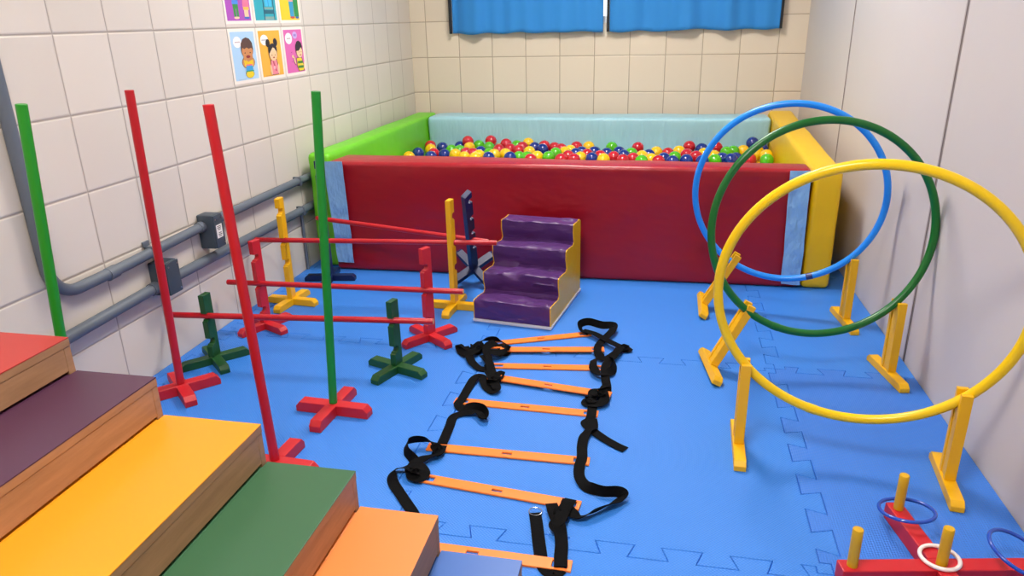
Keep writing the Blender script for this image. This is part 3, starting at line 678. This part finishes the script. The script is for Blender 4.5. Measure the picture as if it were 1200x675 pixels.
pole_stand('tall red pole standing just behind the yellow wooden step', -.983, 1.507, -3, M['redrod'], lean=-.030)
pole_stand('tall green pole on a red cross foot in the middle of the mats', -.959, 1.822, -3, M['pole_green'], lean=.061)
pole_stand('tall green pole at far left, its foot hidden behind the red step', -1.509, 1.42, 30, M['green_tip'], .975, lean=.095)

# ------------------------------------------------------------------ hoops and their stands
def hoop(label, cx_, y0, cz, r, tilt, yaw, m_, tape=None):
    N = Vector((math.sin(yaw)*math.cos(tilt), math.cos(yaw)*math.cos(tilt), math.sin(tilt)))
    u = Vector((1, 0, 0)); u = (u-N*u.dot(N)).normalized(); v = N.cross(u)
    if v.z < 0: v = -v
    cen = Vector((cx_, y0, cz))
    P = [cen+u*r*math.cos(2*PI*k/120)+v*r*math.sin(2*PI*k/120) for k in range(120)]
    bm = bmesh.new(); tube(bm, P, .0121, 18, closed=True)
    t = thing('hula_hoop', label, 'hula hoop', (0, 0, 0), 0)
    link('hoop_tube', bm, m_, t, True)
    a0 = tape
    bm = bmesh.new(); Q = [cen+u*r*math.cos(math.radians(a0+d))+v*r*math.sin(math.radians(a0+d)) for d in (-2, -.7, .7, 2)]
    tube(bm, Q, .0129, 16); link('joint_tape', bm, M['tape'] if m_ is M['hblue'] else m_, t, True)
    return cen, u, v, N, r
HB = hoop('blue hula hoop, farthest of the three upright hoops', .454, 2.82, .490, .335, .05, .149, M['hblue'], 290)
HG = hoop('green hula hoop, middle one of the three upright hoops', .4915, 2.348, .487, .337, -.112, -.105, M['hgreen'], 250)
HY = hoop('yellow hula hoop, nearest and largest looking upright hoop', .487, 1.76, .475, .341, .125, .17, M['hyellow'], 257)
def hoop_stand(label, x, y, rz, lean, hp, top=.262):
    """foot bar across the hoop, two slats that clasp it; lean = tilt towards +x"""
    t = thing('hoop_stand', label, 'hoop stand', (x, y, .0004), 0, 'yellow wooden hoop stands')
    fh = .026; fw = .0155
    bm = bmesh.new(); foot_bar(bm, .12, fw, fh, PI/2); link('foot_bar', bm, M['yellow'], t)
    for s in (1, -1):
        bm = bmesh.new(); box(bm, (0, s*.0205, fh+.0005+(top-fh)/2), (.026, .0135, top-fh), .0015); link('slat', bm, M['yellow'], t)
    bm = bmesh.new(); box(bm, (0, 0, (fh+hp-.018)/2+.0003), (.020, .0268, hp-.018-fh), .001); link('spacer_block', bm, M['yellow'], t)
    if lean:
        # pivots on the right lower edge of the foot
        t.rotation_euler = (0, lean, rz); t.location = (x, y, .0004+fw*math.sin(lean))
    else: t.rotation_euler = (0, 0, rz)
    return t
def hoop_pt(Hp, x):
    cen, u, v, N, r = Hp
    c = (x-cen.x)/r/u.x; c = max(-1, min(1, c)); s = -math.sqrt(1-c*c); return cen+u*r*c+v*r*s
for Hp, xr, xl, nm in ((HY, .738, .238, 'yellow'), (HG, .752, None, 'green'), (HB, .708, None, 'blue')):
    p = hoop_pt(Hp, xr); hoop_stand('yellow wooden stand holding the right side of the '+nm+' hoop', xr, p.y, {'yellow': -.10, 'green': .18, 'blue': .12}[nm], 0, p.z)
    if xl: p = hoop_pt(Hp, xl); hoop_stand('yellow wooden stand holding the left side of the '+nm+' hoop', xl, p.y, -.03, 0, p.z)
for Hp, xb_, lean, rz, nm in ((HG, .180, math.radians(27), .15, 'green'), (HB, .175, math.radians(29), .0, 'blue')):
    # slot position on the leaning post
    best = None
    for k in range(100):
        hp = .15+k*.001; xx = xb_+math.sin(lean)*hp; zz = math.cos(lean)*hp+.007; p = hoop_pt(Hp, xx)
        if best is None or abs(p.z-zz) < best[0]: best = (abs(p.z-zz), hp, p)
    hoop_stand('yellow wooden stand leaning under the left side of the '+nm+' hoop', xb_, best[2].y, rz, lean, best[1])

# ------------------------------------------------------------------ ring toss
rt_ = thing('ring_toss_base', 'red wooden cross with upright yellow pegs at the lower right', 'ring toss', (.609, 1.380, .0004), math.radians(11))
bm = bmesh.new(); box(bm, (0, 0, .02), (.42, .037, .04), .003); link('cross_bar', bm, M['red'], rt_)
for s in (1, -1):
    bm = bmesh.new(); box(bm, (0, s*(.0188+.0955), .02), (.037, .191, .04), .003); link('cross_bar', bm, M['red'], rt_)
for x, y in ((0, 0), (-.185, 0), (.185, 0), (0, .185), (0, -.185)):
    bm = bmesh.new(); tube(bm, [(x, y, .0402), (x, y, .1), (x, y, .1305), (x, y, .132)], [.0108, .0108, .0108, .0098], 18); link('peg', bm, M['peg'], rt_, True)
def ring(label, c, r, tr, m_, nrm):
    N = Vector(nrm).normalized(); u = N.orthogonal().normalized(); v = N.cross(u); c = Vector(c)
    bm = bmesh.new(); tube(bm, [c+u*r*math.cos(2*PI*k/64)+v*r*math.sin(2*PI*k/64) for k in range(64)], tr, 12, closed=True)
    tag(link('toss_ring', bm, m_, None, True), label, 'ring', 'toss rings on the ring toss pegs')
ring('small white ring lying flat around the middle peg', (.610, 1.396, .0452), .0375, .0044, M['ring_white'], (0, 0, 1))
ring('blue ring leaning around the farthest peg', (.584, 1.541, .0530), .0575, .0042, M['ring_blue'], (-.06, .17, 1))
ring('blue ring around the peg at the right edge of the picture', (.765, 1.417, .062), .0600, .0042, M['ring_blue'], (.32, -.12, 1))

# ------------------------------------------------------------------ nested wooden step benches
SC = 1.15
steps = [('blue', -.2375, .116), ('orange', -.4065, .2015), ('green', -.574, .2865), ('yellow', -.7685, .3745), ('purple', -.989, .462), ('red', -1.1755, .5375)]
Ylen = .78
for i, (cn, xr, zt) in enumerate(steps):
    dx = (xr-steps[i+1][1]-.0008) if i < 5 else .36
    y1 = SC; y0 = y1-Ylen
    pos = ['lowest and rightmost', 'second lowest', 'third', 'fourth', 'second tallest', 'tallest, at the far left'][i]
    t = thing('step_bench', 'wooden step bench with a '+cn+' top, '+pos+' of the nest', 'step bench', (xr-dx/2, (y0+y1)/2, .0004), 0, 'nested wooden step benches')
    hx, hy = dx/2, Ylen/2; TH = .016
    # each bench slides under the taller one; its far part is open underneath
    bm = bmesh.new(); box(bm, (0, 0, zt-.0012), (dx, Ylen, .0024), .0007)
    if i < 5: box(bm, (-hx-.030, 0, zt-.0012), (.060, Ylen-.040, .0024), .0007)
    link('laminate_top', bm, M['top_'+cn], t)['label'] = cn+' laminate top'
    bm = bmesh.new(); box(bm, (0, 0, zt-.0026-TH/2), (dx-.0004, Ylen-.0004, TH), .0010)
    if i < 5: box(bm, (-hx-.030, 0, zt-.0026-TH/2), (.060, Ylen-.040, TH), .0010)
    link('top_board', bm, M['ply'], t)
    rail = (zt-steps[i-1][2]-.0188-.0065) if i else .05
    z1 = zt-.0028-TH
    for s in (1, -1):
        bm = bmesh.new(); box(bm, (0, s*(hy-.009), z1/2), (dx-.002, .017, z1-.0004), .0015); link('side_panel', bm, M['ply'], t)
    for s in ((1,) if cn != 'red' else (1, -1)):
        bm = bmesh.new(); box(bm, (s*(hx-.0095), 0, z1-rail/2-.0002), (.017, Ylen-.0365, rail), .0010); link('front_rail' if s > 0 else 'rear_rail', bm, M['ply'], t)
# a dark knot on the purple bench rail
# ------------------------------------------------------------------ agility ladder
lad = thing('agility_ladder', 'agility ladder with eight flat orange rungs and tangled black webbing straps', 'agility ladder', (0, 0, 0))
RP = [((575, 403), (692, 391), .004), ((572, 409.5), (708, 409.5), .012), ((575, 428.5), (709, 431.5), .004), ((573, 441), (716, 463), .012),
      ((533, 469.5), (701, 485.5), .003), ((501, 523.5), (691, 541), .004), ((491, 559.5), (680, 593), .004), ((514, 643), (670, 664), .003)]
for i, (a, b, z) in enumerate(RP):
    A, B = at(*a, z), at(*b, z); d = (B-A); L = d.length; ang = math.atan2(d.y, d.x); c = (A+B)/2
    t = bmesh.new(); W_ = .0175; hl = L/2
    if i == 7:                      # this rung passes behind the lowest bench
        c = B-d.normalized()*.225; hl = .225
    # frame with strap slots at both ends and a small grip slot in the middle
    def piece(x0, x1, y0, y1): box(t, ((x0+x1)/2, (y0+y1)/2, .0028), (x1-x0, y1-y0, .0052), .0008)
    piece(-hl, -hl+.010, -W_, W_); piece(hl-.010, hl, -W_, W_)
    piece(-hl+.0100, -hl+.044, W_-.007, W_); piece(-hl+.0100, -hl+.044, -W_, -W_+.007)
    piece(hl-.044, hl-.0100, W_-.007, W_); piece(hl-.044, hl-.0100, -W_, -W_+.007)
    piece(-hl+.044, -.014, -W_, W_); piece(.014, hl-.044, -W_, W_); piece(-.0141, .0141, .005, W_); piece(-.0141, .0141, -W_, -.005)
    bmesh.ops.transform(t, matrix=Matrix.Translation((c.x, c.y, z-.0028)) @ Matrix.Rotation(ang, 4, 'Z'), verts=t.verts)
    link('rung', t, M['rung'], lad)
def ribbon(pts, wd=.029, th=.0016, n=7):
    """pts: (px, py, z, roll degrees, width factor) -> webbing strap; roll 0 lies flat"""
    P = []
    for p in pts:
        v = at(p[0], p[1], p[2]); P.append((v.x, v.y, v.z, p[3] if len(p) > 3 else 0, p[4] if len(p) > 4 else 1))
    Q = crom(P, n); bm = bmesh.new(); rows = []
    for i, q in enumerate(Q):
        a = Vector(Q[max(0, i-1)][:3]); b = Vector(Q[min(len(Q)-1, i+1)][:3]); d = (b-a).normalized()
        h = Vector((0, 0, 1)).cross(d)
        if h.length < 1e-4: h = Vector((1, 0, 0))
        h.normalize(); g = d.cross(h).normalized(); ro = math.radians(q[3])
        w_ = h*math.cos(ro)+g*math.sin(ro); nn = d.cross(w_).normalized(); c = Vector(q[:3]); hw = wd/2*q[4]
        low = c.z-abs(w_.z)*hw-th
        if low < .001: c.z += .001-low
        rows.append([bm.verts.new(c+w_*hw*k+nn*th/2*s) for s, ks in ((1, (-1, 0, 1)), (-1, (1, 0, -1))) for k in ks])
    for A, B in zip(rows, rows[1:]):
        for k in range(6): bm.faces.new((A[k], A[(k+1) % 6], B[(k+1) % 6], B[k]))
    bm.faces.new(rows[0][::-1]); bm.faces.new(rows[-1]); bmesh.ops.recalc_face_normals(bm, faces=bm.faces)
    link('webbing_strap', bm, M['strap'], lad, True)
def knot(px, py, z, r, seed, loops=3):
    """a crumpled wad of strap"""
    rnd = random.Random(seed); c = at(px, py, z); pts = []
    for k in range(loops*4+1):
        a = k*PI/2+rnd.uniform(-.4, .4); rr = r*rnd.uniform(.55, 1.0)
        pts.append((c.x+rr*math.cos(a)*1.1, c.y+rr*math.sin(a), max(.006, z+rnd.uniform(-.7, .9)*r*.7), rnd.uniform(-70, 70), 1))
    Q = crom(pts, 6); bm = bmesh.new(); rows = []
    for i, q in enumerate(Q):
        a = Vector(Q[max(0, i-1)][:3]); b = Vector(Q[min(len(Q)-1, i+1)][:3]); d = (b-a).normalized(); h = Vector((0, 0, 1)).cross(d); h.normalize(); g = d.cross(h).normalized()
        ro = math.radians(q[3]); w_ = h*math.cos(ro)+g*math.sin(ro); nn = d.cross(w_).normalized(); cc = Vector(q[:3]); low = cc.z-abs(w_.z)*.0135
        if low < .002: cc.z += .002-low
        rows.append([bm.verts.new(cc+w_*.0135*k+nn*.0009*s) for s, ks in ((1, (-1, 0, 1)), (-1, (1, 0, -1))) for k in ks])
    for A, B in zip(rows, rows[1:]):
        for k in range(6): bm.faces.new((A[k], A[(k+1) % 6], B[(k+1) % 6], B[k]))
    bm.faces.new(rows[0][::-1]); bm.faces.new(rows[-1]); bmesh.ops.recalc_face_normals(bm, faces=bm.faces)
    link('webbing_strap', bm, M['strap'], lad, True)
# right side, far to near
ribbon([(690, 391, .010), (682, 388, .014, 30), (680, 380, .030, 60), (690, 377, .034, 70), (706, 381, .030, 60), (719, 381, .024, 30), (717, 388, .020), (709, 396, .016), (702, 404, .016), (700, 411, .018, 20), (704, 418, .016, 30), (712, 419, .014), (722, 413, .012), (731, 408, .012), (738, 408, .010, 20)])
ribbon([(683, 387, .016), (697, 391, .020), (712, 399, .022), (727, 406, .018), (737, 409, .010), (733, 411, .005, 10), (727, 407, .012)])
ribbon([(726, 408, .020), (719, 417, .018), (710, 428, .014), (709, 440, .012), (711, 452, .012), (711, 459, .012)])
ribbon([(696, 421, .018, 30), (695, 430, .022, 20), (701, 437, .020), (709, 438, .014), (718, 434, .016, 50), (721, 425, .020, 70), (716, 421, .016, 60)])
ribbon([(711, 452, .016), (705, 455, .022, 30), (695, 458, .020, 10), (694, 470, .014), (688, 467, .008, 40), (687, 473, .006), (700, 474, .012), (709, 467, .020, 20), (706, 455, .022)])
ribbon([(694, 468, .012), (694, 478, .006), (693, 486, .009), (691, 492, .006), (686, 496, .005), (694, 504, .006), (708, 514, .005), (722, 522, .004), (733, 527, .0035)])
ribbon([(694, 491, .008), (695, 500, .010), (689, 505, .012, 20), (684, 513, .010), (682, 524, .007), (682, 536, .010), (679, 546, .006), (679, 558, .006), (685, 568, .010, 25), (695, 574, .012, 60), (708, 577, .014, 78), (722, 577, .014, 75), (731, 580, .012, 40), (724, 587, .010, 25), (710, 594, .012, 50), (695, 601, .010, 55), (682, 606, .008, 30), (672, 602, .010), (664, 592, .012), (666, 585, .010)])
ribbon([(646, 590, .010), (650, 602, .018, 10), (655, 614, .022), (657, 626, .012), (658, 640, .006), (657, 652, .007), (657, 664, .010)], wd=.030)
ribbon([(669, 585, .012), (662, 595, .022, -15), (656, 608, .026, -10), (650, 615, .020), (655, 622, .014)])
ribbon([(627, 601, .004), (629, 615, .004), (631, 632, .004), (633, 647, .003), (635, 660, .0022), (640, 668, .0025), (649, 673, .003), (657, 667, .003)], wd=.030)
c = at(627.5, 599, .006); bm = bmesh.new()
tube(bm, [(c.x+.016*math.cos(a), c.y+.0125*math.sin(a)-.001, .006+.002*math.sin(a)) for a in [2*PI*k/32 for k in range(32)]], .0013, 8, closed=True)
link('buckle_ring', bm, M['steel'], lad, True)
# left side, far to near
ribbon([(583, 404, .012), (590, 408, .014, 20), (597, 407, .012, 30), (588, 400, .016, 40), (578, 397, .024, 60), (567, 398, .028, 40), (558, 404, .024, 10), (552, 410, .020), (543, 407, .016, 30), (538, 405, .012), (541, 412, .012, 30), (549, 414, .018, 20), (560, 410, .020)])
ribbon([(545, 406, .014), (549, 415, .014), (553, 424, .010), (561, 431, .006), (570, 432, .008, 20), (574, 424, .016, 30), (570, 414, .022, 20), (572, 405, .026, 30), (581, 401, .022, 20)])
ribbon([(570, 411, .020), (581, 413, .014, 20), (592, 413, .012, 40), (597, 410, .012, 60), (590, 417, .008, 40), (577, 419, .010, 20), (568, 415, .016)])
ribbon([(566, 416, .022), (573, 424, .022), (576, 434, .018), (580, 440, .018), (588, 439, .014, 40), (584, 447, .010, 40), (574, 444, .014)])
ribbon([(572, 434, .016), (578, 446, .018), (582, 455, .014, 10), (577, 459, .006), (569, 452, .008), (564, 440, .016, 10), (556, 443, .014), (550, 452, .008), (545, 461, .005), (541, 468, .008), (537, 474, .007), (543, 479, .006, 20), (555, 478, .010, 50), (566, 480, .014, 70), (570, 486, .016, 60), (567, 491, .012, 30), (562, 484, .014, 20), (553, 483, .010), (540, 485, .005), (531, 489, .004), (527, 499, .004), (522, 511, .004), (518, 520, .009)])
ribbon([(514, 525, .012), (508, 519, .020, 30), (498, 515, .026, 60), (485, 515, .028, 70), (477, 519, .024, 60), (476, 528, .016, 65), (481, 536, .010, 60), (486, 540, .010, 30)])
ribbon([(518, 522, .012), (514, 531, .012, 10), (506, 534, .014, 20), (494, 538, .014), (484, 545, .018), (482, 556, .016, 20), (492, 560, .012, 10), (498, 552, .018, 20), (490, 545, .022), (476, 547, .018, 20), (464, 550, .012, 40), (459, 556, .010, 40), (461, 566, .005, 10), (468, 577, .004), (476, 589, .004), (484, 601, .003), (488, 612, .003)])
knot(484, 553, .016, .014, 3, 2); knot(512, 528, .012, .010, 5, 2); knot(560, 408, .018, .016, 8, 3); knot(578, 447, .014, .012, 11, 2); knot(701, 464, .016, .014, 14, 3); knot(732, 409, .010, .007, 17, 2); knot(658, 603, .016, .010, 21, 2)

# ------------------------------------------------------------------ curtains
def curtain(x0, x1, zb, label, seed, edges):
    from mathutils import noise
    t = thing('curtain', label, 'curtain', ((x0+x1)/2, BACK-.04, zb)); cx_ = (x0+x1)/2
    bm = bmesh.new(); nx, nz = 150, 40; zt = 2.06-zb; G = []
    for j in range(nz+1):
        v = j/nz; row = []
        for i in range(nx+1):
            u = i/nx; x = x0+(x1-x0)*u-cx_
            y = .022*math.sin(u*21+seed+.6*math.sin(u*9))*(.5+.5*math.sin(u*5+seed*2))+.006*math.sin(u*57+seed)*(1-v*.4)
            y += .006*noise.noise(Vector((u*9, v*7, seed)))
            z = zt*v+(.006*noise.noise(Vector((u*6+seed, 0, 0)))+.003*math.sin(u*30+seed))*(1-v)
            if seed > 1.5 and .42 < u < .60: z += .010*math.sin((u-.42)/.18*PI)*(1-v); y -= .014*math.sin((u-.42)/.18*PI)*max(0, 1-v*6)
            row.append(bm.verts.new((x, y-.004, z)))
        G.append(row)
    for j in range(nz):
        for i in range(nx): bm.faces.new((G[j][i], G[j][i+1], G[j+1][i+1], G[j+1][i]))
    o = link('curtain_panel', bm, M['curtain'], t, True); so = o.modifiers.new('thick', 'SOLIDIFY'); so.thickness = .0015
    for e in edges:
        bm = bmesh.new(); box(bm, (e-cx_, 0, zt/2+.002), (.014, .030, zt), .003); link('edge_band', bm, M['hem'], t)
curtain(-1.392, -.418, 1.040, 'blue curtain over the left half of the window', .7, [-1.402])
curtain(-.378, .628, 1.036, 'blue curtain over the right half of the window', 2.4, [-.388, .636])
bm = bmesh.new(); box(bm, (-.38, BACK-.04, 2.075), (2.12, .03, .028), .004)
for x in (-1.38, -.4, .6): box(bm, (x, BACK-.013, 2.075), (.02, .025, .02), .002)
tag(link('curtain_rail', bm, M['fixture']), 'white rail on the back wall carrying both blue curtains', 'curtain rail')

# ------------------------------------------------------------------ ceiling lamps (above the picture)
for i, (x, y, hl) in enumerate(LAMPS):
    t = thing('ceiling_light', ['square white panel lamp on the ceiling above the ball pit front', 'square white panel lamp on the ceiling just in front of the camera'][i], 'ceiling light', (x, y, CEIL), 0, 'ceiling panel lamps')
    bm = bmesh.new()
    for sx_, sy_, lx, ly in ((0, 1, hl*2+.05, .025), (0, -1, hl*2+.05, .025), (1, 0, .025, hl*2), (-1, 0, .025, hl*2)):
        box(bm, (sx_*(hl+.0125), sy_*(hl+.0125), -.016), (lx, ly, .030), .003)
    box(bm, (0, 0, -.006), (hl*2, hl*2, .010), 0); link('lamp_frame', bm, M['fixture'], t)
    bm = bmesh.new(); box(bm, (0, 0, -.0200), (hl*2-.001, hl*2-.001, .008), .001); link('diffuser', bm, M['tubelight'], t)
